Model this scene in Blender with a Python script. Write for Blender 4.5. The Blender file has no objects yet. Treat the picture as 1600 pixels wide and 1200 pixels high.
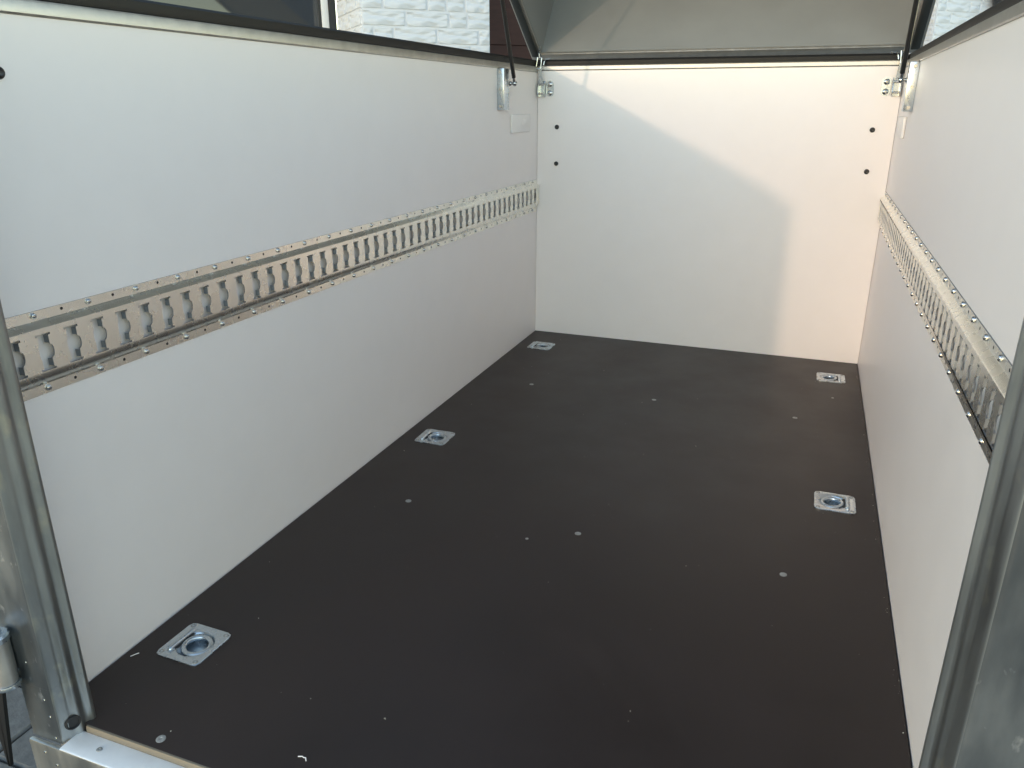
import bpy, bmesh, math, random
from mathutils import Vector, Matrix
random.seed(7)
R = math.radians
sc = bpy.context.scene
C = sc.collection

# ------------------------------------------------------------------ camera
W, L, H = 1.360, 3.140, 1.091            # inner width, depth of the front wall, panel height
cd = bpy.data.cameras.new('camera'); cam = bpy.data.objects.new('camera', cd); C.objects.link(cam)
right = Vector((0.935493, 0.353345, 0.000796)); down = Vector((0.121145, -0.318618, -0.940110)); fwd = Vector((-0.331929, 0.879563, -0.340871))
m = Matrix((right, -down, -fwd)).transposed().to_4x4(); m.translation = Vector((1.10208, -0.07636, 0.97065))
cam.matrix_world = m
cd.sensor_fit = 'HORIZONTAL'; cd.sensor_width = 36; cd.lens = 36 * 1206.84 / 1600
cd.clip_start = 0.02; cd.clip_end = 2000
sc.camera = cam

# ------------------------------------------------------------------ light
SUN_DIR = Vector((0.383, 1.0, -0.190)).normalized()        # the way the light travels
ELEV = math.asin(-SUN_DIR.z); AZ = math.atan2(-SUN_DIR.x, -SUN_DIR.y)
w = bpy.data.worlds.new('World'); sc.world = w; w.use_nodes = True
wn = w.node_tree.nodes; wl = w.node_tree.links
sky = wn.new('ShaderNodeTexSky'); sky.sky_type = 'NISHITA'; sky.sun_disc = False
sky.sun_elevation = ELEV; sky.sun_rotation = AZ; sky.dust_density = 0.08; sky.ozone_density = 0.0; sky.air_density = 1.0
bg = wn['Background']; bg.inputs['Strength'].default_value = 0.15
wl.new(sky.outputs['Color'], bg.inputs['Color'])
sd = bpy.data.lights.new('sun', 'SUN'); sun = bpy.data.objects.new('sun', sd); C.objects.link(sun)
sd.energy = 0.22; sd.angle = R(1.5); sd.color = (1.0, 0.70, 0.48)
sun.rotation_euler = SUN_DIR.to_track_quat('-Z', 'Y').to_euler(); sun.location = (-3, -8, 4)
vs = sc.view_settings
vs.view_transform = 'Standard'; vs.look = 'None'; vs.exposure = 1.80; vs.gamma = 1.0; vs.use_curve_mapping = False

# ------------------------------------------------------------------ materials
def mat(name, col, rough=0.5, metal=0.0, spec=0.5, nscale=0, ncol=0.0, nrough=0.0, bump=0.0, bscale=200, stretch=(1, 1, 1), bdist=0.002, detail=4, bdetail=3):
    M = bpy.data.materials.new(name); M.use_nodes = True
    n = M.node_tree.nodes; l = M.node_tree.links; b = n['Principled BSDF']
    b.inputs['Base Color'].default_value = (*col, 1); b.inputs['Roughness'].default_value = rough
    b.inputs['Metallic'].default_value = metal; b.inputs['Specular IOR Level'].default_value = spec
    tc = n.new('ShaderNodeTexCoord'); mp = n.new('ShaderNodeMapping'); mp.inputs['Scale'].default_value = stretch
    l.new(tc.outputs['Object'], mp.inputs['Vector'])
    if nscale:
        nz = n.new('ShaderNodeTexNoise'); nz.inputs['Scale'].default_value = nscale; nz.inputs['Detail'].default_value = detail
        nz.inputs['Roughness'].default_value = 0.6
        l.new(mp.outputs['Vector'], nz.inputs['Vector'])
        if ncol:
            r = n.new('ShaderNodeMapRange'); r.inputs['From Min'].default_value = 0.3; r.inputs['From Max'].default_value = 0.7
            r.inputs['To Min'].default_value = 1 - ncol; r.inputs['To Max'].default_value = 1 + ncol
            l.new(nz.outputs['Fac'], r.inputs['Value'])
            mx = n.new('ShaderNodeMix'); mx.data_type = 'RGBA'; mx.blend_type = 'MULTIPLY'; mx.inputs[0].default_value = 1
            mx.inputs[6].default_value = (*col, 1); l.new(r.outputs['Result'], mx.inputs[7]); l.new(mx.outputs[2], b.inputs['Base Color'])
        if nrough:
            r2 = n.new('ShaderNodeMapRange'); r2.inputs['From Min'].default_value = 0.3; r2.inputs['From Max'].default_value = 0.7
            r2.inputs['To Min'].default_value = max(0.03, rough - nrough); r2.inputs['To Max'].default_value = min(1, rough + nrough)
            l.new(nz.outputs['Fac'], r2.inputs['Value']); l.new(r2.outputs['Result'], b.inputs['Roughness'])
    if bump:
        bz = n.new('ShaderNodeTexNoise'); bz.inputs['Scale'].default_value = bscale; bz.inputs['Detail'].default_value = bdetail
        l.new(mp.outputs['Vector'], bz.inputs['Vector'])
        bp = n.new('ShaderNodeBump'); bp.inputs['Strength'].default_value = bump; bp.inputs['Distance'].default_value = bdist
        l.new(bz.outputs['Fac'], bp.inputs['Height']); l.new(bp.outputs['Normal'], b.inputs['Normal'])
    return M

M = {}
M['panel'] = mat('white_laminate', (0.905, 0.850, 0.830), 0.42, spec=0.4, nscale=9, ncol=0.012, nrough=0.05, bump=0.03, bscale=350, bdist=0.0005)
M['floor'] = mat('phenolic_plywood', (0.030, 0.0205, 0.0185), 0.44, spec=0.36, nscale=5, ncol=0.14, nrough=0.06, bump=0.10, bscale=900, bdist=0.0004, detail=8)
M['plyedge'] = mat('plywood_core', (0.10, 0.06, 0.035), 0.8)
M['galv'] = mat('galvanised_steel', (0.56, 0.54, 0.51), 0.46, 0.95, nscale=35, ncol=0.10, nrough=0.06, detail=5)
M['rail'] = mat('bright_zinc_rail', (0.89, 0.87, 0.80), 0.27, 0.95, nscale=14, ncol=0.03, nrough=0.03)
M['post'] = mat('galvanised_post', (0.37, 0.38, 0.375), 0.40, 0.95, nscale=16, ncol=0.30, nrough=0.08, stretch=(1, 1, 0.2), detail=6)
M['postrear'] = mat('dark_reflection_zinc', (0.20, 0.22, 0.235), 0.42, 0.9, nscale=16, ncol=0.30, nrough=0.10, stretch=(1, 1, 0.3), detail=7)  # post steel coloured darker, standing in for dark surroundings reflected in rear faces
M['sill'] = mat('galvanised_sill', (0.88, 0.89, 0.90), 0.5, 0.55, nscale=18, ncol=0.05, nrough=0.05)
M['zinc'] = mat('zinc_plating', (0.58, 0.63, 0.67), 0.28, 1.0, nscale=50, ncol=0.04, nrough=0.04)
M['steel'] = mat('polished_steel', (0.55, 0.55, 0.55), 0.18, 1.0)
M['rubber'] = mat('black_rubber', (0.012, 0.012, 0.013), 0.5, spec=0.3)
M['lid'] = mat('lid_grey', (0.265, 0.28, 0.295), 0.50, 0.2, nscale=7, ncol=0.05, nrough=0.06, bump=0.05, bscale=60, bdist=0.001)
M['liddark'] = mat('lid_frame_dark', (0.05, 0.058, 0.062), 0.4, 0.5)
M['plastic'] = mat('white_plastic', (0.90, 0.86, 0.84), 0.4)
M['lip'] = mat('rail_shade_steel', (0.26, 0.28, 0.30), 0.55, 0.7)  # slot shade and the contact line at the wall put into a darker colour
M['edge'] = mat('floor_edge_strip', (0.20, 0.175, 0.135), 0.5, 0.5)
M['recess'] = mat('dark_recess', (0.02, 0.02, 0.022), 0.6)
M['black'] = mat('black_plastic', (0.014, 0.014, 0.015), 0.35)
M['screw'] = mat('screw_grey', (0.40, 0.40, 0.39), 0.5, 0.6, nscale=300, ncol=0.2)
M['housewall'] = mat('house_mortar', (0.68, 0.72, 0.76), 0.8, bump=0.3, bscale=60, bdist=0.003)
M['brick'] = mat('painted_split_brick', (0.69, 0.735, 0.775), 0.75, nscale=4, ncol=0.03, bump=1.0, bscale=8, bdist=0.034, stretch=(1, 1, 3.2), bdetail=0.8)
M['brown'] = mat('brown_cladding', (0.060, 0.030, 0.026), 0.6, spec=0.2, nscale=6, ncol=0.2, nrough=0.08, stretch=(1, 1, 6))
M['frame_white'] = mat('window_frame_white', (0.72, 0.75, 0.76), 0.4)
M['frame_dark'] = mat('window_gasket_dark', (0.02, 0.024, 0.028), 0.5)
M['glass'] = mat('window_glass', (0.03, 0.034, 0.038), 0.03, spec=0.9)
M['paver'] = mat('concrete_paver', (0.13, 0.13, 0.125), 0.9, nscale=30, ncol=0.25, bump=0.5, bscale=120, bdist=0.003, detail=8)
M['ground'] = mat('ground_joint_sand', (0.24, 0.23, 0.21), 0.95, nscale=20, ncol=0.2)
M['dust'] = mat('sawdust', (0.6, 0.57, 0.5), 0.9)

def specks(M_, scale, lo, hi, col):      # pale worn spots and drips in the zinc
    n = M_.node_tree.nodes; l = M_.node_tree.links; b = n['Principled BSDF']
    tc = n.new('ShaderNodeTexCoord'); mp = n.new('ShaderNodeMapping'); mp.inputs['Scale'].default_value = (1, 1, 0.55); l.new(tc.outputs['Object'], mp.inputs['Vector'])
    z = n.new('ShaderNodeTexNoise'); z.inputs['Scale'].default_value = scale; z.inputs['Detail'].default_value = 5; l.new(mp.outputs['Vector'], z.inputs['Vector'])
    r = n.new('ShaderNodeMapRange'); r.inputs['From Min'].default_value = lo; r.inputs['From Max'].default_value = hi; l.new(z.outputs['Fac'], r.inputs['Value'])
    old = b.inputs['Base Color'].links[0].from_socket
    x = n.new('ShaderNodeMix'); x.data_type = 'RGBA'; l.new(r.outputs['Result'], x.inputs[0]); l.new(old, x.inputs[6]); x.inputs[7].default_value = (*col, 1)
    l.new(x.outputs[2], b.inputs['Base Color'])
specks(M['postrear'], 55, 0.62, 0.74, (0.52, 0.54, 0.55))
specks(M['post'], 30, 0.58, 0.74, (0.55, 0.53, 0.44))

# ------------------------------------------------------------------ helpers
def mesh_of(name, bm, mt, smooth=35):
    bmesh.ops.recalc_face_normals(bm, faces=bm.faces[:])
    me = bpy.data.meshes.new(name); bm.to_mesh(me); bm.free(); me.materials.append(mt)
    if smooth:
        for p in me.polygons: p.use_smooth = True
        me.set_sharp_from_angle(angle=R(smooth))
    return me
def obj(name, me, parent=None, loc=None, rot=None):
    o = bpy.data.objects.new(name, me); C.objects.link(o)
    if parent is not None:
        o.parent = parent; o.matrix_parent_inverse = parent_inv(parent)
    if loc is not None: o.location = loc
    if rot is not None: o.rotation_euler = rot
    return o
def parent_inv(p):
    mw = p.matrix_basis.copy(); q = p
    while q.parent is not None:
        mw = q.parent.matrix_basis @ (q.matrix_parent_inverse @ mw) if False else mw
        q = q.parent
    return mw.inverted()
def tag(o, label=None, cat=None, group=None, kind=None):
    if label: o['label'] = label
    if cat: o['category'] = cat
    if group: o['group'] = group
    if kind: o['kind'] = kind
    return o
def empty(name, loc):
    o = bpy.data.objects.new(name, None); o.empty_display_size = 0.1; C.objects.link(o); o.location = loc; return o
def box(bm, a, b, bev=0.0, seg=2, mtx=None):
    vs_ = [bm.verts.new((x, y, z)) for x in (a[0], b[0]) for y in (a[1], b[1]) for z in (a[2], b[2])]
    fs = [(0, 1, 3, 2), (4, 6, 7, 5), (0, 4, 5, 1), (2, 3, 7, 6), (0, 2, 6, 4), (1, 5, 7, 3)]
    F = [bm.faces.new([vs_[i] for i in f]) for f in fs]
    bmesh.ops.recalc_face_normals(bm, faces=F)
    new = vs_
    if bev:
        ed = list({e for f in F for e in f.edges})
        r = bmesh.ops.bevel(bm, geom=ed, offset=bev, segments=seg, profile=0.5, affect='EDGES')
        new = list({v for f in r['faces'] for v in f.verts} | {v for v in vs_ if v.is_valid})
    if mtx is not None: bmesh.ops.transform(bm, matrix=mtx, verts=[v for v in new if v.is_valid])
    return bm
def B(a, b, bev=0.0, seg=2):
    bm = bmesh.new(); box(bm, a, b, bev, seg); return bm
def tube(bm, a, b, r0, r1=None, n=16, cap=True):
    a = Vector(a); b = Vector(b); r1 = r0 if r1 is None else r1
    d = (b - a).normalized(); u = d.orthogonal().normalized(); v = d.cross(u)
    ra = [bm.verts.new(a + (u * math.cos(2 * math.pi * i / n) + v * math.sin(2 * math.pi * i / n)) * r0) for i in range(n)]
    rb = [bm.verts.new(b + (u * math.cos(2 * math.pi * i / n) + v * math.sin(2 * math.pi * i / n)) * r1) for i in range(n)]
    for i in range(n): bm.faces.new((ra[i], ra[(i + 1) % n], rb[(i + 1) % n], rb[i]))
    if cap: bm.faces.new(ra[::-1]); bm.faces.new(rb)
    return bm
def path(bm, pts, r, n=10):
    for i in range(len(pts) - 1):
        tube(bm, pts[i], pts[i + 1], r, n=n)
    for q in pts[1:-1]:
        bmesh.ops.create_uvsphere(bm, u_segments=n, v_segments=6, radius=r, matrix=Matrix.Translation(q))
    return bm
def lathe(bm, prof, n=24, mtx=None, close=True):
    rings = []
    for r, z in prof:
        if r < 1e-6: rings.append([bm.verts.new((0, 0, z))])
        else: rings.append([bm.verts.new((r * math.cos(2 * math.pi * i / n), r * math.sin(2 * math.pi * i / n), z)) for i in range(n)])
    for A, Bq in zip(rings, rings[1:]):
        for i in range(n):
            j = (i + 1) % n
            if len(A) == 1 and len(Bq) == 1: continue
            if len(A) == 1: bm.faces.new((A[0], Bq[i], Bq[j]))
            elif len(Bq) == 1: bm.faces.new((A[i], A[j], Bq[0]))
            else: bm.faces.new((A[i], A[j], Bq[j], Bq[i]))
    if mtx is not None: bmesh.ops.transform(bm, matrix=mtx, verts=[v for rg in rings for v in rg])
    return bm
def prism(bm, poly, axis, a, b):
    """closed 2-D outline swept along an axis from a to b"""
    def P(p, t):
        return {'z': (p[0], p[1], t), 'y': (p[0], t, p[1]), 'x': (t, p[0], p[1])}[axis]
    A = [bm.verts.new(P(p, a)) for p in poly]; Q = [bm.verts.new(P(p, b)) for p in poly]; n = len(poly)
    for i in range(n): bm.faces.new((A[i], A[(i + 1) % n], Q[(i + 1) % n], Q[i]))
    bm.faces.new(A[::-1]); bm.faces.new(Q)
    return bm
def part(name, bm, mt, parent, smooth=28, label=None):
    return tag(obj(name, mesh_of(name, bm, mt, smooth), parent), label)

ROT_L = (0, R(90), 0)      # local +z to world +x
ROT_R = (0, R(-90), 0)     # local +z to world -x
ROT_F = (R(90), 0, 0)      # local +z to world -y

# ================================================================== GROUND
GZ = -0.55
gb = bmesh.new()
gv = [gb.verts.new((x, y, GZ - 0.03)) for x, y in ((-300, -300), (300, -300), (300, 300), (-300, 300))]; gb.faces.new(gv)
ground = tag(obj('ground', mesh_of('ground', gb, M['ground'], 0)), kind='structure')
pav = [mesh_of('paver', B((-0.099, -0.0985, -0.06), (0.099, 0.0985, 0), 0.006, 1), M['paver'], 30) for _ in range(1)]
pk = 0
for i in range(13):
    for j in range(13):
        x = -1.75 + i * 0.204 - (0.102 if j % 2 else 0); y = 0.15 + j * 0.203
        if x > 0.2: continue
        o = obj('paver', pav[0], ground, (x, y, GZ + random.uniform(-0.002, 0.002)), (0, 0, random.uniform(-.008, .008)))

# ================================================================== HOUSE  (stands at an angle to the trailer)
U1 = Vector((0.71456, 0.69957, 0)); U2 = Vector((-0.69957, 0.71456, 0))
P0 = Vector((-1.4688, 4.2492, 0))
house = tag(empty('house', (P0.x, P0.y, GZ)), 'white painted split brick house behind the trailer', 'house')
hm = Matrix((U1, U2, Vector((0, 0, 1)))).transposed().to_4x4(); hm.translation = P0
def hpart(name, bm, mt, parent, smooth=30, label=None):
    bmesh.ops.transform(bm, matrix=hm, verts=bm.verts[:]); return part(name, bm, mt, parent, smooth, label)
HT = 3.2
wl1 = hpart('wall', B((0.004, 0.002, GZ), (0.805, 0.66, HT)), M['housewall'], house)
wl2 = hpart('wall', B((4.674, 0.002, GZ), (7.2, 0.60, HT)), M['housewall'], house)
hpart('wall', B((-4.2, 0.72, GZ), (0.002, 0.95, 0.55)), M['housewall'], house)
hpart('wall', B((-4.2, 0.72, 2.45), (0.002, 0.95, HT)), M['housewall'], house)
bw = hpart('cladding', B((0.806, 0.42, GZ), (4.673, 0.52, HT)), M['brown'], house, label='dark brown recessed cladding between two white brick walls')
for k in range(6):
    z = 0.55 + k * 0.4
    hpart('board', B((0.81, 0.400, z), (4.67, 0.419, z + 0.397), 0.002, 1), M['brown'], bw)
# bricks: rough split faces, joints set back
ROW = 0.0905; Z0 = 1.401 - 8 * ROW
bms = []
for v in range(5):
    for ln in (0.258, 0.115):
        bm = bmesh.new(); nx = 7 if ln > .2 else 4; nz = 3
        rnd = random.Random(v * 3 + nx)
        fr = [[bm.verts.new((ln * (i / (nx - 1) - .5) * (1 if 0 < j < nz - 1 else .985), -rnd.uniform(0.004, 0.012) if (0 < i < nx - 1 and 0 < j < nz - 1) else -rnd.uniform(.001, .004), (ROW - 0.014) * (j / (nz - 1) - .5))) for j in range(nz)] for i in range(nx)]
        for i in range(nx - 1):
            for j in range(nz - 1): bm.faces.new((fr[i][j], fr[i + 1][j], fr[i + 1][j + 1], fr[i][j + 1]))
        bk = [bm.verts.new((x, 0.015, z)) for x, z in ((-ln / 2, -.04), (ln / 2, -.04), (ln / 2, .04), (-ln / 2, .04))]
        bm.faces.new([fr[i][0] for i in range(nx)][::-1] + bk[:2]); bm.faces.new([fr[i][nz - 1] for i in range(nx)] + [bk[2], bk[3]])
        bm.faces.new([fr[0][j] for j in range(nz)] + [bk[3], bk[0]]); bm.faces.new([fr[nx - 1][j] for j in range(nz)][::-1] + [bk[1], bk[2]])
        bms.append((ln, mesh_of('brick', bm, M['brick'], 60)))
HROT = math.atan2(U1.y, U1.x)
longs = [b for b in bms if b[0] > .2]; shorts = [b for b in bms if b[0] < .2]
def bricks(parent, org, dirn, rotz, length, rows, z0, off):
    for r in range(rows):
        x = 0.0; k = 0
        seq_first = off[r % len(off)]
        while x < length - 0.03:
            ln = seq_first if k == 0 else (0.12 if random.random() < 0.22 else 0.272)
            ln = min(ln, length - x); me_ln, me = (random.choice(longs) if ln > .16 else random.choice(shorts))
            c = org + dirn * (x + ln / 2); 
            o = obj('brick', me, parent, (c.x, c.y, z0 + r * ROW + ROW / 2), (0, 0, rotz))
            o.scale = ((ln - 0.018) / me_ln, 1, 1)
            x += ln; k += 1
bricks(wl1, P0, U1, HROT, 0.81, 15, 1.04, (0.066, 0.265, 0.13))
bricks(wl2, P0 + U1 * 4.68, U1, HROT, 1.65, 13, 1.13, (0.09, 0.23, 0.16))
# the two short return faces
bricks(wl1, P0 + U2 * 0.66, -U2, math.atan2(-U2.y, -U2.x), 0.655, 15, 1.04, (0.2, 0.1, 0.27))
bricks(wl2, P0 + U1 * 4.672 + U2 * 0.36, -U2, math.atan2(-U2.y, -U2.x), 0.355, 13, 1.13, (0.2, 0.1, 0.27))
# windows left of the return
def window(x0, x1, z0, z1):
    bm = bmesh.new(); t = 0.045
    box(bm, (x0, .70, z0), (x1, .77, z0 + t), .004); box(bm, (x0, .70, z1 - t), (x1, .77, z1), .004)
    box(bm, (x0, .701, z0 + t), (x0 + t, .77, z1 - t), .004); box(bm, (x1 - t, .701, z0 + t), (x1, .77, z1 - t), .004)
    f = hpart('window', bm, M['frame_white'], house)
    bm = bmesh.new(); t2 = .012
    box(bm, (x0 + t, .72, z0 + t), (x0 + t + t2, .76, z1 - t)); box(bm, (x1 - t - t2, .72, z0 + t), (x1 - t, .76, z1 - t))
    hpart('gasket', bm, M['frame_dark'], f)
    hpart('pane', B((x0 + t, .735, z0 + t), (x1 - t, .745, z1 - t)), M['glass'], f)
window(-1.222, -0.045, 0.56, 2.44)
window(-2.45, -1.226, 0.56, 2.44)
hpart('window_jamb', B((-0.043, .69, .55), (0.0, .80, 2.45)), M['frame_dark'], house)
# black fitting on the right-hand wall
lamp_c = hm @ Vector((5.31, -0.02, 1.80))
wlamp = tag(empty('wall_lantern', lamp_c), 'small black rounded lantern on the white brick wall', 'lantern')
part('housing', lathe(bmesh.new(), [(0, -.16), (.03, -.155), (.075, -.11), (.09, -.03), (.09, .05), (.07, .10), (.0, .12)], 20, Matrix.Translation(lamp_c + Vector((.055, -.06, 0)))), M['black'], wlamp)
part('bracket', tube(bmesh.new(), lamp_c + Vector((0.05, -.055, .02)), lamp_c + Vector((-.012, .012, .02)), .02), M['black'], wlamp)

# ================================================================== TRAILER
tr = tag(empty('cargo_trailer', (W / 2, 1.9, GZ)), 'open white lined cargo trailer with dark floor and raised lid', 'trailer')
def tp(name, bm, mt, smooth=28, label=None, parent=None): return part(name, bm, mt, parent or tr, smooth, label)

# ---- floor board, with openings for the lashing pans
RINGS = [(0.106, 0.848, 1), (0.106, 1.890, 1), (0.106, 2.917, 1), (W - 0.103, 2.915, -1), (W - 0.103, 1.880, -1), (W - 0.103, 0.848, -1)]
HOLE = 0.040
xs = sorted({0.003, W - 0.003} | {x + s for x, y, d in RINGS for s in (-HOLE, HOLE)})
ys = sorted({0.624, L - 0.003} | {y + s for x, y, d in RINGS for s in (-HOLE, HOLE)})
bm = bmesh.new(); vv = {}
def fv(x, y, z):
    k = (round(x, 5), round(y, 5), z)
    if k not in vv: vv[k] = bm.verts.new((x, y, z))
    return vv[k]
def inhole(cx, cy): return any(abs(cx - x) < HOLE and abs(cy - y) < HOLE for x, y, d in RINGS)
TH = -0.018
cells = {}
for i in range(len(xs) - 1):
    for j in range(len(ys) - 1):
        cells[i, j] = not inhole((xs[i] + xs[i + 1]) / 2, (ys[j] + ys[j + 1]) / 2)
for (i, j), on in cells.items():
    if not on: continue
    x0, x1, y0, y1 = xs[i], xs[i + 1], ys[j], ys[j + 1]
    for z in (0.0, TH): bm.faces.new((fv(x0, y0, z), fv(x1, y0, z), fv(x1, y1, z), fv(x0, y1, z)))
    for di, dj, p, q in ((-1, 0, (x0, y0), (x0, y1)), (1, 0, (x1, y0), (x1, y1)), (0, -1, (x0, y0), (x1, y0)), (0, 1, (x0, y1), (x1, y1))):
        if not cells.get((i + di, j + dj), False): bm.faces.new((fv(*p, 0.0), fv(*q, 0.0), fv(*q, TH), fv(*p, TH)))
floor = tp('floor_board', bm, M['floor'], 0, 'dark brown plywood floor with screws and flecks of dust')
tp('floor_frame', B((-0.02, 0.64, -0.12), (W + 0.02, L + 0.03, -0.062)), M['galv'])

screw_bm = bmesh.new(); lathe(screw_bm, [(0.0078, 0.0), (0.0078, 0.0008), (0.0066, 0.0014), (0.0028, 0.0014), (0.0022, 0.0004), (0, 0.0002)], 18)
screw_me = mesh_of('screw', screw_bm, M['screw'])
for x, y in [(.222, .642), (.678, .642), (1.145, .642), (.221, 1.497), (.678, 1.497), (1.147, 1.491), (.226, 2.449), (.678, 2.451), (1.143, 2.452)]:
    obj('screw', screw_me, floor, (x, y, 0.0003), (random.uniform(-.05, .05), random.uniform(-.05, .05), random.random() * 6))
sm = screw_me
for x, y, s in [(1.261, 2.693, .55), (.571, 1.432, .5)]:
    o = obj('screw', screw_me, floor, (x, y, 0.0003)); o.scale = (s, s, s)

# ---- white lining
pl = tp('side_panel', B((-0.03, 0.646, -0.06), (0, L + 0.02, H)), M['panel'], 0, 'white side panel on the left')
pr = tp('side_panel', B((W, 0.646, -0.06), (W + 0.03, L + 0.02, H)), M['panel'], 0, 'white side panel on the right')
pf = tp('front_panel', B((0.0015, L, -0.06), (W - 0.0015, L + 0.018, H + 0.006)), M['panel'], 0, 'white end panel crossed by a patch of warm sunlight')
cap_bm = bmesh.new(); lathe(cap_bm, [(0.0092, 0), (0.0092, 0.002), (0.0078, 0.005), (0.0045, 0.0065), (0.003, 0.006), (0, 0.006)], 20)
cap_me = mesh_of('bolt_cap', cap_bm, M['black'])
for x, z in [(.086, .881), (.086, .735), (1.283, .883), (1.285, .737)]:
    obj('bolt_cap', cap_me, pf, (x, L, z), ROT_F)
obj('bolt_cap', cap_me, pl, (0, .772, 1.012), ROT_L)

# ---- top edge: galvanised trim and rubber seal
def trim_profile(sx, x0):     # outline in x,z for the side walls
    return [(x0 + sx * a, z) for a, z in ((0.003, 1.0915), (0.0045, 1.094), (0.0045, 1.109), (0.0025, 1.113), (-0.006, 1.1145), (-0.034, 1.1145), (-0.034, 1.0915))]
def seal_profile(sx, x0):
    return [(x0 + sx * a, z) for a, z in ((-0.006, 1.1155), (-0.0045, 1.122), (-0.0055, 1.134), (-0.010, 1.1385), (-0.024, 1.1385), (-0.029, 1.134), (-0.030, 1.1155))]
tl = tp('top_trim', prism(bmesh.new(), trim_profile(1, 0), 'y', 0.56, L + 0.022), M['galv'])
t2 = tp('top_trim', prism(bmesh.new(), trim_profile(-1, W), 'y', 0.56, L + 0.022), M['galv'])
tp('rubber_seal', prism(bmesh.new(), seal_profile(1, 0), 'y', 0.56, L + 0.03), M['rubber'])
tp('rubber_seal', prism(bmesh.new(), seal_profile(-1, W), 'y', 0.56, L + 0.03), M['rubber'])
tp('top_trim', prism(bmesh.new(), [(L - .004, 1.0985), (L - .006, 1.101), (L - .006, 1.113), (L - .003, 1.1165), (L + .04, 1.1165), (L + .04, 1.0985)], 'x', 0.006, W - 0.006), M['galv'])
tp('rubber_seal', prism(bmesh.new(), [(L + .004, 1.1175), (L + .003, 1.132), (L + .008, 1.139), (L + .026, 1.139), (L + .03, 1.1175)], 'x', -0.003, W + 0.003), M['rubber'])

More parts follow.
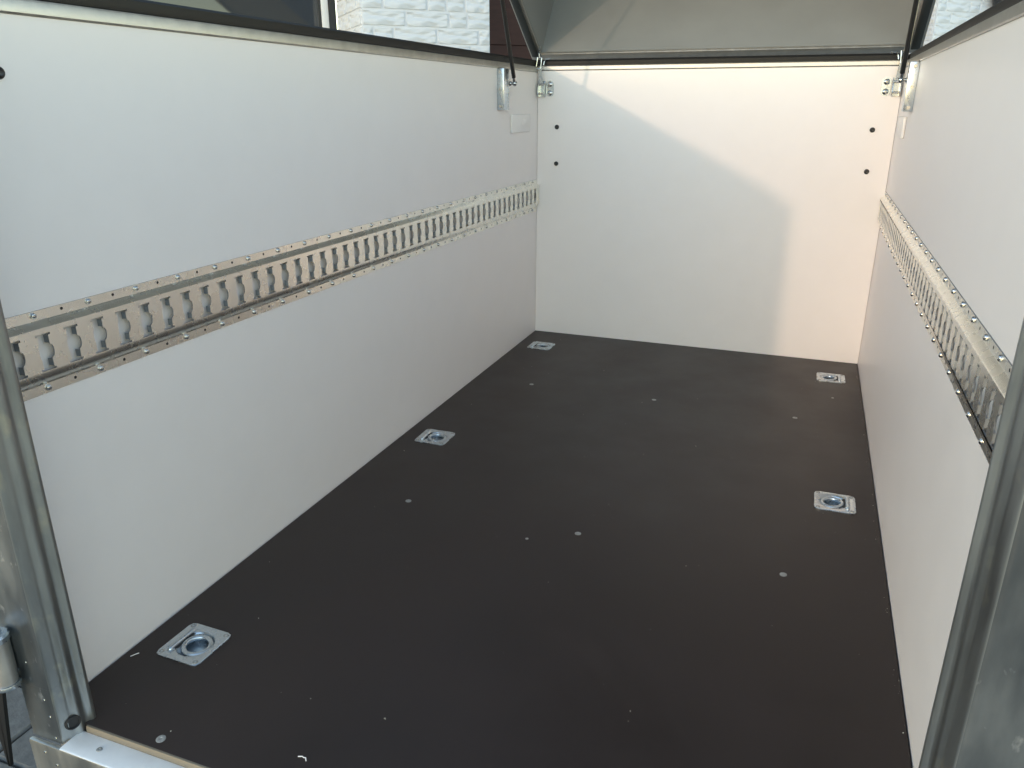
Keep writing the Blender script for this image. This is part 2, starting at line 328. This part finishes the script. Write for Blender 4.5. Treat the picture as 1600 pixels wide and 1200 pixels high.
# ---- slotted lashing rails
PITCH = 0.0508; Y_FIRST = 0.7441
def rail(side):
    def X(d): return d if side == 'l' else W - d
    bm = bmesh.new(); y_a = 0.652; y_b = L - 0.004
    FX = 0.014; z_lo, z_hi = 0.5675, 0.6435
    y0s = Y_FIRST if side == 'l' else 1.0337 - 7 * 0.1016 + 0.1016 * 4.0
    y0s = Y_FIRST if side == 'l' else 1.0337 - 0.1016 * 3
    ks = [k for k in range(-2, 60) if y0s + k * PITCH - PITCH / 2 >= y_a - 1e-6 and y0s + k * PITCH + PITCH / 2 <= y_b + 1e-6]
    ya = y0s + ks[0] * PITCH - PITCH / 2; yb = y0s + ks[-1] * PITCH + PITCH / 2
    if side == 'l': y_a = max(y_a, ya - .03)
    # flanges and webs (closed thin section)
    T = 0.0022
    outer_t = [(0.0022, .669), (0.0022, .6535), (0.0045, .6515), (0.0125, .6455), (FX, z_hi)]
    outer_b = [(FX, z_lo), (0.0125, .5645), (0.0045, .5545), (0.0022, .5525), (0.0022, .537)]
    def strip(a, b, ya_, yb_):
        v = [bm.verts.new((X(a[0]), ya_, a[1])), bm.verts.new((X(a[0]), yb_, a[1])), bm.verts.new((X(b[0]), yb_, b[1])), bm.verts.new((X(b[0]), ya_, b[1]))]
        bm.faces.new(v)
    for pr_ in (outer_t, outer_b):
        for a, b in zip(pr_, pr_[1:]): strip(a, b, y_a, y_b)
    for za_ in (.669, .537):
        strip((0.0001, za_), (0.0022, za_), y_a, y_b); bm.faces.ensure_lookup_table(); bm.faces[-1].material_index = 1
    # face between slots
    zs = []
    zc = 0.6055
    def add(z, wd): zs.append((z, wd))
    N = 0.0092; BAR = 0.0128; RC = 0.0148
    add(.5760, 0); add(.5760, BAR); add(.5795, BAR); add(.5795, N)
    dz = 0.0118
    add(zc - dz, N)
    for k in range(1, 8):
        z = zc - dz + 2 * dz * k / 8; add(z, N + 0.0058 * math.sqrt(max(0, 1 - ((z - zc) / dz) ** 2)))
    add(zc + dz, N); add(.6315, N); add(.6315, BAR); add(.6350, BAR); add(.6350, 0)
    strip((FX, z_lo), (FX, .576), y_a, y_b); strip((FX, .635), (FX, z_hi), y_a, y_b)
    strip((FX, .576), (FX, .635), y_a, ya); strip((FX, .576), (FX, .635), yb, y_b)
    for k in ks:
        yc = y0s + k * PITCH
        for s in (-1, 1):
            ye = yc + s * PITCH / 2; g = 1.0 if s > 0 else 0.35
            for (za, wa), (zb, wb) in zip(zs, zs[1:]):
                if .5796 < (za + zb) / 2 < .6314: wa = N + (wa - N) * g; wb = N + (wb - N) * g
                pts = [(X(FX), yc + s * wa, za), (X(FX), yc + s * wb, zb)]
                bk = [(X(FX - .0022), yc + s * wb, zb), (X(FX - .0022), yc + s * wa, za)]
                if abs(za - zb) > 1e-6:
                    bm.faces.new([bm.verts.new(p) for p in (*pts, (X(FX), ye, zb), (X(FX), ye, za))])
                if (Vector(pts[0]) - Vector(pts[1])).length > 1e-6:
                    bm.faces.new([bm.verts.new(p) for p in (*pts, *bk)]).material_index = 1
            # lips bent back into the rail above and below the round middle
            for z1, z2 in ((.5805, zc - dz - .001), (zc + dz + .001, .6305)):
                a = yc + s * N
                q = [(X(FX), a), (X(FX - .0030), a - s * .0006), (X(FX - .0080), a - s * .0024)]
                for (xa, y1), (xb, y2) in zip(q, q[1:]):
                    bm.faces.new([bm.verts.new(p) for p in ((xa, y1, z1), (xb, y2, z1), (xb, y2, z2), (xa, y1, z2))]).material_index = 1
    bmesh.ops.remove_doubles(bm, verts=bm.verts[:], dist=1e-5)
    o = tp('lashing_rail', bm, M['rail'], 30, 'slotted zinc lashing rail along the ' + ('left' if side == 'l' else 'right') + ' wall')
    o.data.materials.append(M['lip'])
    # button head screws on every second hole
    y = y0s if side == 'l' else y0s
    while y - 0.1016 > y_a + .012: y -= 0.1016
    while y < y_b - 0.006:
        for z in (.6625, .5455):
            obj('screw', rail_screw, o, (X(0.0022), y, z), ROT_L if side == 'l' else ROT_R)
        if y + .0508 < y_b - .006:
            for z in (.6625, .5455): obj('hole', rail_hole, o, (X(0.0022), y + .0508, z), ROT_L if side == 'l' else ROT_R)
        y += 0.1016
    return o
b_ = bmesh.new(); lathe(b_, [(0.0052, 0), (0.0052, 0.001), (0.0046, 0.0028), (0.0030, 0.0040), (0.0018, 0.0043), (0.0012, 0.0030), (0, 0.0030)], 14)
rail_screw = mesh_of('screw', b_, M['steel'], 50)
b_ = bmesh.new(); lathe(b_, [(0.0026, -.001), (0.0026, 0.0002), (0.0020, 0.0003), (0, 0.0003)], 10)
rail_hole = mesh_of('hole', b_, M['recess'])
rail('l'); rail('r')

# ---- recessed lashing rings
def pan_mesh():
    bm = bmesh.new(); S = 0.050; rc = 0.011; n = 48; HR = 0.0365; cx = 0.003
    def sq(t):      # rounded square outline
        c, s = math.cos(t), math.sin(t); k = S / max(abs(c), abs(s)); x, y = c * k, s * k
        ax, ay = abs(x) - (S - rc), abs(y) - (S - rc)
        if ax > 0 and ay > 0:
            f = rc / math.hypot(ax, ay); x = math.copysign(S - rc + ax * f, x); y = math.copysign(S - rc + ay * f, y)
        return x, y
    ang = [2 * math.pi * i / n for i in range(n)]
    rings = [[(*sq(t), 0.0002) for t in ang], [(*sq(t), 0.0022) for t in ang],
             [(sq(t)[0] * .985, sq(t)[1] * .985, 0.003) for t in ang]]
    for r, z in ((HR, .003), (HR - .0015, .0022), (HR - .003, -.001), (HR - .007, -.008), (HR - .013, -.0125), (HR - .022, -.014)):
        rings.append([(cx + r * math.cos(t), r * math.sin(t), z) for t in ang])
    vr = [[bm.verts.new(p) for p in rg] for rg in rings]
    for A, Q in zip(vr, vr[1:]):
        for i in range(n): bm.faces.new((A[i], A[(i + 1) % n], Q[(i + 1) % n], Q[i]))
    bm.faces.new(vr[-1])
    return mesh_of('lashing_ring', bm, M['zinc'], 40)
pan_me = pan_mesh()
bm = bmesh.new(); prof = 12; maj = 40; Rm, rm = 0.0245, 0.0050
tv = [[bm.verts.new(((Rm + rm * math.cos(2 * math.pi * j / prof)) * math.cos(2 * math.pi * i / maj), (Rm + rm * math.cos(2 * math.pi * j / prof)) * math.sin(2 * math.pi * i / maj), rm * math.sin(2 * math.pi * j / prof))) for j in range(prof)] for i in range(maj)]
for i in range(maj):
    for j in range(prof): bm.faces.new((tv[i][j], tv[(i + 1) % maj][j], tv[(i + 1) % maj][(j + 1) % prof], tv[i][(j + 1) % prof]))
ring_me = mesh_of('ring', bm, M['zinc'])
bm = bmesh.new(); tube(bm, (0, -.0295, 0), (0, .0295, 0), .0056, n=14)
bmesh.ops.create_uvsphere(bm, u_segments=12, v_segments=8, radius=.0056, matrix=Matrix.Translation((0, .0295, -.001)))
bmesh.ops.create_uvsphere(bm, u_segments=12, v_segments=8, radius=.0056, matrix=Matrix.Translation((0, -.0295, -.001)))
pin_me = mesh_of('hinge_pin', bm, M['zinc'])
slot_me = mesh_of('slot', B((-.0042, -.024, .0024), (.0042, .024, .0034), .0005, 1), M['recess'])
b_ = bmesh.new(); lathe(b_, [(.0052, .003), (.0050, .0037), (.0030, .0040), (.0022, .0028), (0, .0028)], 12)
psc_me = mesh_of('screw', b_, M['screw'])
for n_, (x, y, d) in enumerate(RINGS):
    rz = (0 if d > 0 else math.pi) + random.uniform(-.025, .025)
    lab = ['nearest recessed lashing ring by the left wall', 'middle recessed lashing ring by the left wall', 'farthest recessed lashing ring by the left wall',
           'recessed lashing ring in the far right corner', 'recessed lashing ring midway along the right wall', 'recessed lashing ring by the right rear post'][n_]
    o = obj('lashing_ring', pan_me, tr, (x, y, 0.0), (0, 0, rz)); o['label'] = lab
    def loc(px, py, pz): 
        c, s = math.cos(rz), math.sin(rz); return (x + px * c - py * s, y + px * s + py * c, pz)
    def sub(nm, me, p, rx=0, ry=0):
        q = bpy.data.objects.new(nm, me); C.objects.link(q); q.parent = o; q.location = p; q.rotation_euler = (rx, ry, random.random() * .2 if nm == 'screw' else 0); return q
    sub('ring', ring_me, (0.0065, 0, -0.0015), 0, R(5))
    sub('hinge_pin', pin_me, (-0.030, 0, 0.0040)); sub('slot', slot_me, (-0.0225, 0, 0.0))
    for sx in (-1, 1):
        for sy in (-1, 1): sub('screw', psc_me, (sx * .0405, sy * .0405, 0))

# ---- rear posts
PROF = [(0.064, .586), (0.0675, .5868), (0.0692, .589), (0.0700, .596), (0.0722, .6005), (0.0726, .605), (0.0735, .609), (0.0765, .6125), (0.0785, .617), (0.0783, .622), (0.0768, .6255), (0.0768, .628), (0.0792, .632), (0.0832, .6355), (0.0837, .6375), (0.0837, .6405), (0.0825, .6425)]
def post(sx, x0, label):
    bm = bmesh.new()
    pts = [(-0.045, .586)] + PROF + [(-0.045, .6425)]
    prism(bm, [(x0 + sx * a, b) for a, b in pts], 'z', 0.095, 1.0905)
    pts = [(0.004, .586)] + PROF + [(0.066, .6425)]
    prism(bm, [(x0 + sx * a, b) for a, b in pts], 'z', -0.0125, 0.0948)
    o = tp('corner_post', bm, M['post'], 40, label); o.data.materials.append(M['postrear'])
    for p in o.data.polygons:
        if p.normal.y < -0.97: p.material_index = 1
    return o
pol = post(1, 0, 'galvanised rear corner post on the left')
por = post(-1, W, 'galvanised rear corner post on the right')
bm = bmesh.new(); lathe(bm, [(.0125, 0), (.0120, .0015), (.0098, .0018), (.0092, -.001), (.0, -.001)], 20, Matrix.Translation((.0755, .6065, .016)) @ Matrix.Rotation(R(-21), 4, 'Z') @ Matrix.Rotation(R(90), 4, 'Y'))
tp('grommet', bm, M['recess'], 35, parent=pol)
rv = mesh_of('rivet', lathe(bmesh.new(), [(.0022, 0), (.0018, .0009), (0, .0013)], 8), M['steel'])
for x, z in ((.055, .039), (.056, -.004), (.0375, -.030), (.059, -.050), (.051, .072), (.03, .14)):
    obj('rivet', rv, pol, (x, .586 if z > -.0125 else .5755, z), ROT_F)

# ---- sill, apron
bm = bmesh.new()
prism(bm, [(0.5765, -0.013), (0.579, -0.0115), (0.6186, -0.0115), (0.6187, -0.06), (0.5765, -0.06)], 'x', 0.0725, W - 0.0725)
sill = tp('sill', bm, M['sill'], 40, 'bright galvanised sill at the rear edge of the floor')
tp('edge_strip', prism(bmesh.new(), [(0.6189, -0.012), (0.6195, -0.004), (0.6206, -0.0006), (0.6220, 0.0002), (0.6237, 0.0002), (0.6237, -0.02), (0.6189, -0.02)], 'x', 0.0845, W - 0.0845), M['edge'], 40, parent=floor)
obj('screw', screw_me, sill, (.135, .598, -0.0112)).scale = (.62, .62, .8)
tp('rear_apron', B((0.004, .5755, -.20), (W - .004, .584, -.0135), .003), M['post'])

# ---- door hinge on the left post
hb = bmesh.new(); hc = (0.010, 0.564)
tube(hb, (*hc, .114), (*hc, .190), .0160, n=24)
hinge = tp('door_hinge', hb, M['galv'], 40, 'galvanised barrel hinge low on the left post')
hb = bmesh.new(); lathe(hb, [(.0, .1905), (.0170, .1905), (.0195, .193), (.0195, .201), (.017, .2045), (0, .2055)], 24, Matrix.Translation((*hc, 0)))
tp('cap', hb, M['zinc'], 35, parent=hinge)
hb = bmesh.new(); lathe(hb, [(.0, .205), (.010, .205), (.010, .2095), (.008, .211), (0, .211)], 6, Matrix.Translation((*hc, 0)))
tp('bolt', hb, M['zinc'], 20, parent=hinge)
hb = bmesh.new(); lathe(hb, [(0, .1135), (.0185, .1135), (.0195, .110), (.0185, .107), (.009, .106), (.008, .100), (0, .100)], 24, Matrix.Translation((*hc, 0)))
tp('washer', hb, M['zinc'], 35, parent=hinge)
tp('strap', B((-0.05, .568, .120), (0.012, .5845, .186), .003), M['galv'], 35, parent=hinge)
hb = bmesh.new()
for (x0, x1, xe) in ((-0.012, 0.006, -0.0295), (-0.040, -0.0125, -0.0305)):
    a = [hb.verts.new((x, y, z)) for x, y, z in ((x0, .556, .108), (x1, .556, .108), (xe + .002, .556, -.066), (xe - .002, .556, -.066))]
    c = [hb.verts.new((v.co.x, .562, v.co.z)) for v in a]
    hb.faces.new(a); hb.faces.new(c[::-1])
    for i in range(4): hb.faces.new((a[i], a[(i + 1) % 4], c[(i + 1) % 4], c[i]))
tp('rubber_flap', hb, M['rubber'], 0, parent=hinge)

# ---- lid, swung up about the front edge
LA = R(36.0); S = Vector((0, -math.cos(LA), math.sin(LA))); N = Vector((0, math.sin(LA), math.cos(LA)))
LO = Vector((0, 3.196, 1.146))
lm = Matrix((Vector((1, 0, 0)), S, N)).transposed().to_4x4(); lm.translation = LO
def lpart(name, bm, mt, parent, smooth=28, label=None):
    bmesh.ops.transform(bm, matrix=lm, verts=bm.verts[:]); return part(name, bm, mt, parent, smooth, label)
LL, LD = 2.62, 0.40
bm = bmesh.new()
xa, xb = -0.002, W + 0.002
box(bm, (xa - .02, 0.0, .012), (xb + .02, .018, LD))              # front face
box(bm, (xa - .02, .018, .012), (xa, LL, LD)); box(bm, (xb, .018, .012), (xb + .02, LL, LD))
box(bm, (xa - .02, LL, .012), (xb + .02, LL + .018, LD)); box(bm, (xa - .02, 0, LD), (xb + .02, LL + .018, LD + .018))
lid = lpart('lid', bm, M['lid'], tr, 0, 'grey hood lid tilted up from the front edge')
bm = bmesh.new()       # rim flange all the way round
box(bm, (-.046, -.008, 0), (-.001, LL + .03, .010), .002); box(bm, (W + .001, -.008, 0), (W + .046, LL + .03, .010), .002)
box(bm, (-.0008, -.008, .0), (W + .0008, .026, .0115), .002); box(bm, (-.0008, LL - .01, 0), (W + .0008, LL + .03, .010), .002)
lpart('rim', bm, M['galv'], lid)
for a, b in ((-.037, -.008), (W + .008, W + .037)):
    lpart('rim_seal', B((a, .02, -.010), (b, LL, -.0005), .003), M['liddark'], lid)

# ---- gas struts, brackets and covers, one set on each wall
def side_set(sx, x0, yb, nm):
    def P(x, y, z): return Vector((x0 + sx * x, y, z))
    def bx(a, b, bev=.0015):
        bm = bmesh.new(); p, q = P(*a), P(*b); box(bm, (min(p.x, q.x), a[1], a[2]), (max(p.x, q.x), b[1], b[2]), bev); return bm
    bm = bx((0.0005, yb - .075, .950), (.027, yb - .022, 1.090))
    br = tp('strut_bracket', bm, M['zinc'], 35, 'galvanised strut bracket under the ' + nm + ' top trim')
    tp('flange', bx((0.0005, yb - .0215, .950), (.004, yb + .012, 1.089), .001), M['zinc'], 35, parent=br)
    for z in (.962, 1.02, 1.078):
        tp('bolt', tube(bmesh.new(), P(.013, yb - .0755, z), P(.013, yb - .080, z), .005, n=8), M['steel'], 35, parent=br)
    # ball joint and strut
    a = P(.040, yb, 1.041); d = Vector((0, -.47, 1)).normalized()
    rim_pt = P(.040, yb - .47 * .575, 1.041 + .575)
    st = tp('gas_strut', tube(bmesh.new(), a + d * .022, a + d * .36, .0072, n=14), M['black'], 35, 'black gas strut holding up the ' + nm + ' side of the lid')
    tp('rod', tube(bmesh.new(), a + d * .36, rim_pt, .004, n=10), M['steel'], 35, parent=st)
    bm = bmesh.new(); bmesh.ops.create_uvsphere(bm, u_segments=14, v_segments=10, radius=.0095, matrix=Matrix.Translation(a))
    tube(bm, a, a + d * .024, .0058, n=12); tube(bm, P(.003, yb, 1.041), a, .0045, n=10)
    bmesh.ops.create_uvsphere(bm, u_segments=12, v_segments=8, radius=.0085, matrix=Matrix.Translation(P(.022, yb, 1.041)))
    tp('ball_joint', bm, M['steel'], 40, parent=st)
    bm = bmesh.new(); p = rim_pt; q = P(-.001, rim_pt.y, rim_pt.z); tube(bm, p + (p - q).normalized() * .006, q, .006, n=10)
    tp('ball_joint', bm, M['steel'], 40, parent=st)
    # flat white plastic cover
    cv = tp('cover_box', bx((0.0003, yb + .055, .866), (.010, yb + .262, .933), .004), M['plastic'], 40, 'flat white plastic cover below the ' + nm + ' strut bracket')
    tp('raised_label', bx((.0101, yb + .17, .892), (.0116, yb + .215, .914), .0005), M['plastic'], 40, parent=cv)
    # toggle latch in the corner
    yl = L - .0006
    bm = bmesh.new()
    outline = []
    for cz, a0 in ((1.0455, 0), (1.0125, 180)):
        for k in range(9): t = R(a0 + k * 22.5); outline.append((x0 + sx * (.054 + .0155 * math.cos(t)), cz + .0150 * math.sin(t)))
    prism(bm, outline, 'y', yl - .004, yl)
    la = tp('toggle_latch', bm, M['zinc'], 40, 'zinc toggle latch in the ' + nm + ' front corner')
    for cz in (1.0455, 1.0125):
        bm = bmesh.new(); lathe(bm, [(.0, .0), (.0105, 0), (.0105, .002), (.0075, .0045), (.004, .0055), (.003, .004), (0, .004)], 16, Matrix.Translation(P(.054, yl - .004, cz)) @ Matrix.Rotation(R(90), 4, 'X'))
        tp('bolt', bm, M['steel'], 40, parent=la)
    bm = bmesh.new()       # folded cheek plates carrying the lever
    for xx in (.0085, .0335):
        o2 = [(yl - .002, .997), (yl - .022, 1.000), (yl - .030, 1.012), (yl - .024, 1.034), (yl - .012, 1.058), (yl - .002, 1.060)]
        p = P(xx, 0, 0).x; prism(bm, o2, 'x', p - .0013, p + .0013)
    c0, c1 = P(.0088, 0, 0).x, P(.0325, 0, 0).x
    box(bm, (min(c0, c1), yl - .0045, .998), (max(c0, c1), yl - .001, 1.059))
    tp('cheek', bm, M['zinc'], 40, parent=la)
    bm = bmesh.new()
    tube(bm, P(.004, yl - .018, 1.046), P(.038, yl - .018, 1.046), .0035, n=10); tube(bm, P(.006, yl - .02, 1.010), P(.036, yl - .02, 1.010), .0032, n=10)
    tp('pivot', bm, M['steel'], 40, parent=la)
    bm = bmesh.new()       # lever: tapering flat strip up from the pivot
    q = [P(.012, yl - .016, 1.046), P(.030, yl - .016, 1.046), P(.024, yl - .023, 1.106), P(.010, yl - .023, 1.106)]
    A_ = [bm.verts.new(v) for v in q]; Q_ = [bm.verts.new(v + Vector((0, -.003, .0005))) for v in q]
    bm.faces.new(A_); bm.faces.new(Q_[::-1])
    for i in range(4): bm.faces.new((A_[i], A_[(i + 1) % 4], Q_[(i + 1) % 4], Q_[i]))
    tp('lever', bm, M['zinc'], 20, parent=la)
    bm = bmesh.new()       # square wire loop and the hook on the lid
    path(bm, [P(.000, yl - .026, 1.104), P(.020, yl - .026, 1.104), P(.024, yl - .022, 1.145), P(.007, yl - .022, 1.147), P(.000, yl - .026, 1.104)], .0024, 8)
    tp('wire_loop', bm, M['steel'], 40, parent=la)
    bm = bmesh.new()
    path(bm, [P(.015, yl - .022, 1.145), P(.013, yl - .024, 1.160), P(.008, yl - .012, 1.172), P(.007, yl + .004, 1.188)], .0030, 8)
    path(bm, [P(.028, yl - .012, 1.118), P(.031, yl - .010, 1.132), P(.034, yl - .004, 1.140), P(.058, yl - .002, 1.142)], .0024, 8)
    tp('hook', bm, M['zinc'], 40, parent=la)
side_set(1, 0.0, 2.764, 'left')
side_set(-1, W, 2.745, 'right')

# ================================================================== LOOSE BITS ON THE FLOOR
bm = bmesh.new(); rd = random.Random(3)
spots = [(.54, .811, .0022), (.924, .949, .0012), (.339, .80, .001)]
for _ in range(90): spots.append((rd.uniform(.02, W - .02), rd.uniform(.65, 3.1) , rd.choice((.0005, .0006, .0008, .0011, .0015))))
for _ in range(40): spots.append((W - rd.uniform(.004, .014), rd.uniform(.9, 3.1), rd.choice((.0006, .0009, .0014))))
for _ in range(16): spots.append((rd.uniform(.9, W - .02), L - rd.uniform(.004, .012), rd.choice((.0009, .0014))))
for x, y, s in spots:
    if inhole(x, y) or any(abs(x - a) < .052 and abs(y - b) < .052 for a, b, d in RINGS): continue
    v = [bm.verts.new((x + rd.uniform(-s, s) * 1.3, y + rd.uniform(-s, s) * 1.3, 0.0002 + (s if k == 3 else 0))) for k in range(4)]
    for f in ((0, 1, 2), (0, 1, 3), (1, 2, 3), (0, 2, 3)): bm.faces.new([v[i] for i in f])
tag(obj('sawdust', mesh_of('sawdust', bm, M['dust'], 0)), 'pale flecks of sawdust scattered over the dark floor', 'sawdust', kind='stuff')
bm = bmesh.new()
path(bm, [Vector((.452, .690, .0012)), Vector((.459, .6925, .0016)), Vector((.462, .690, .003)), Vector((.4655, .6915, .002)), Vector((.469, .687, .0012))], .0009, 6)
tag(obj('plastic_shaving', mesh_of('plastic_shaving', bm, M['plastic'])), 'thin crooked white shaving on the floor near the sill', 'shaving')
bm = bmesh.new(); path(bm, [Vector((.019, .778, .001)), Vector((.0235, .786, .0011)), Vector((.027, .791, .001))], .0009, 6)
tag(obj('splinter', mesh_of('splinter', bm, M['plastic'])), 'short straight white splinter beside the nearest left lashing ring', 'splinter')
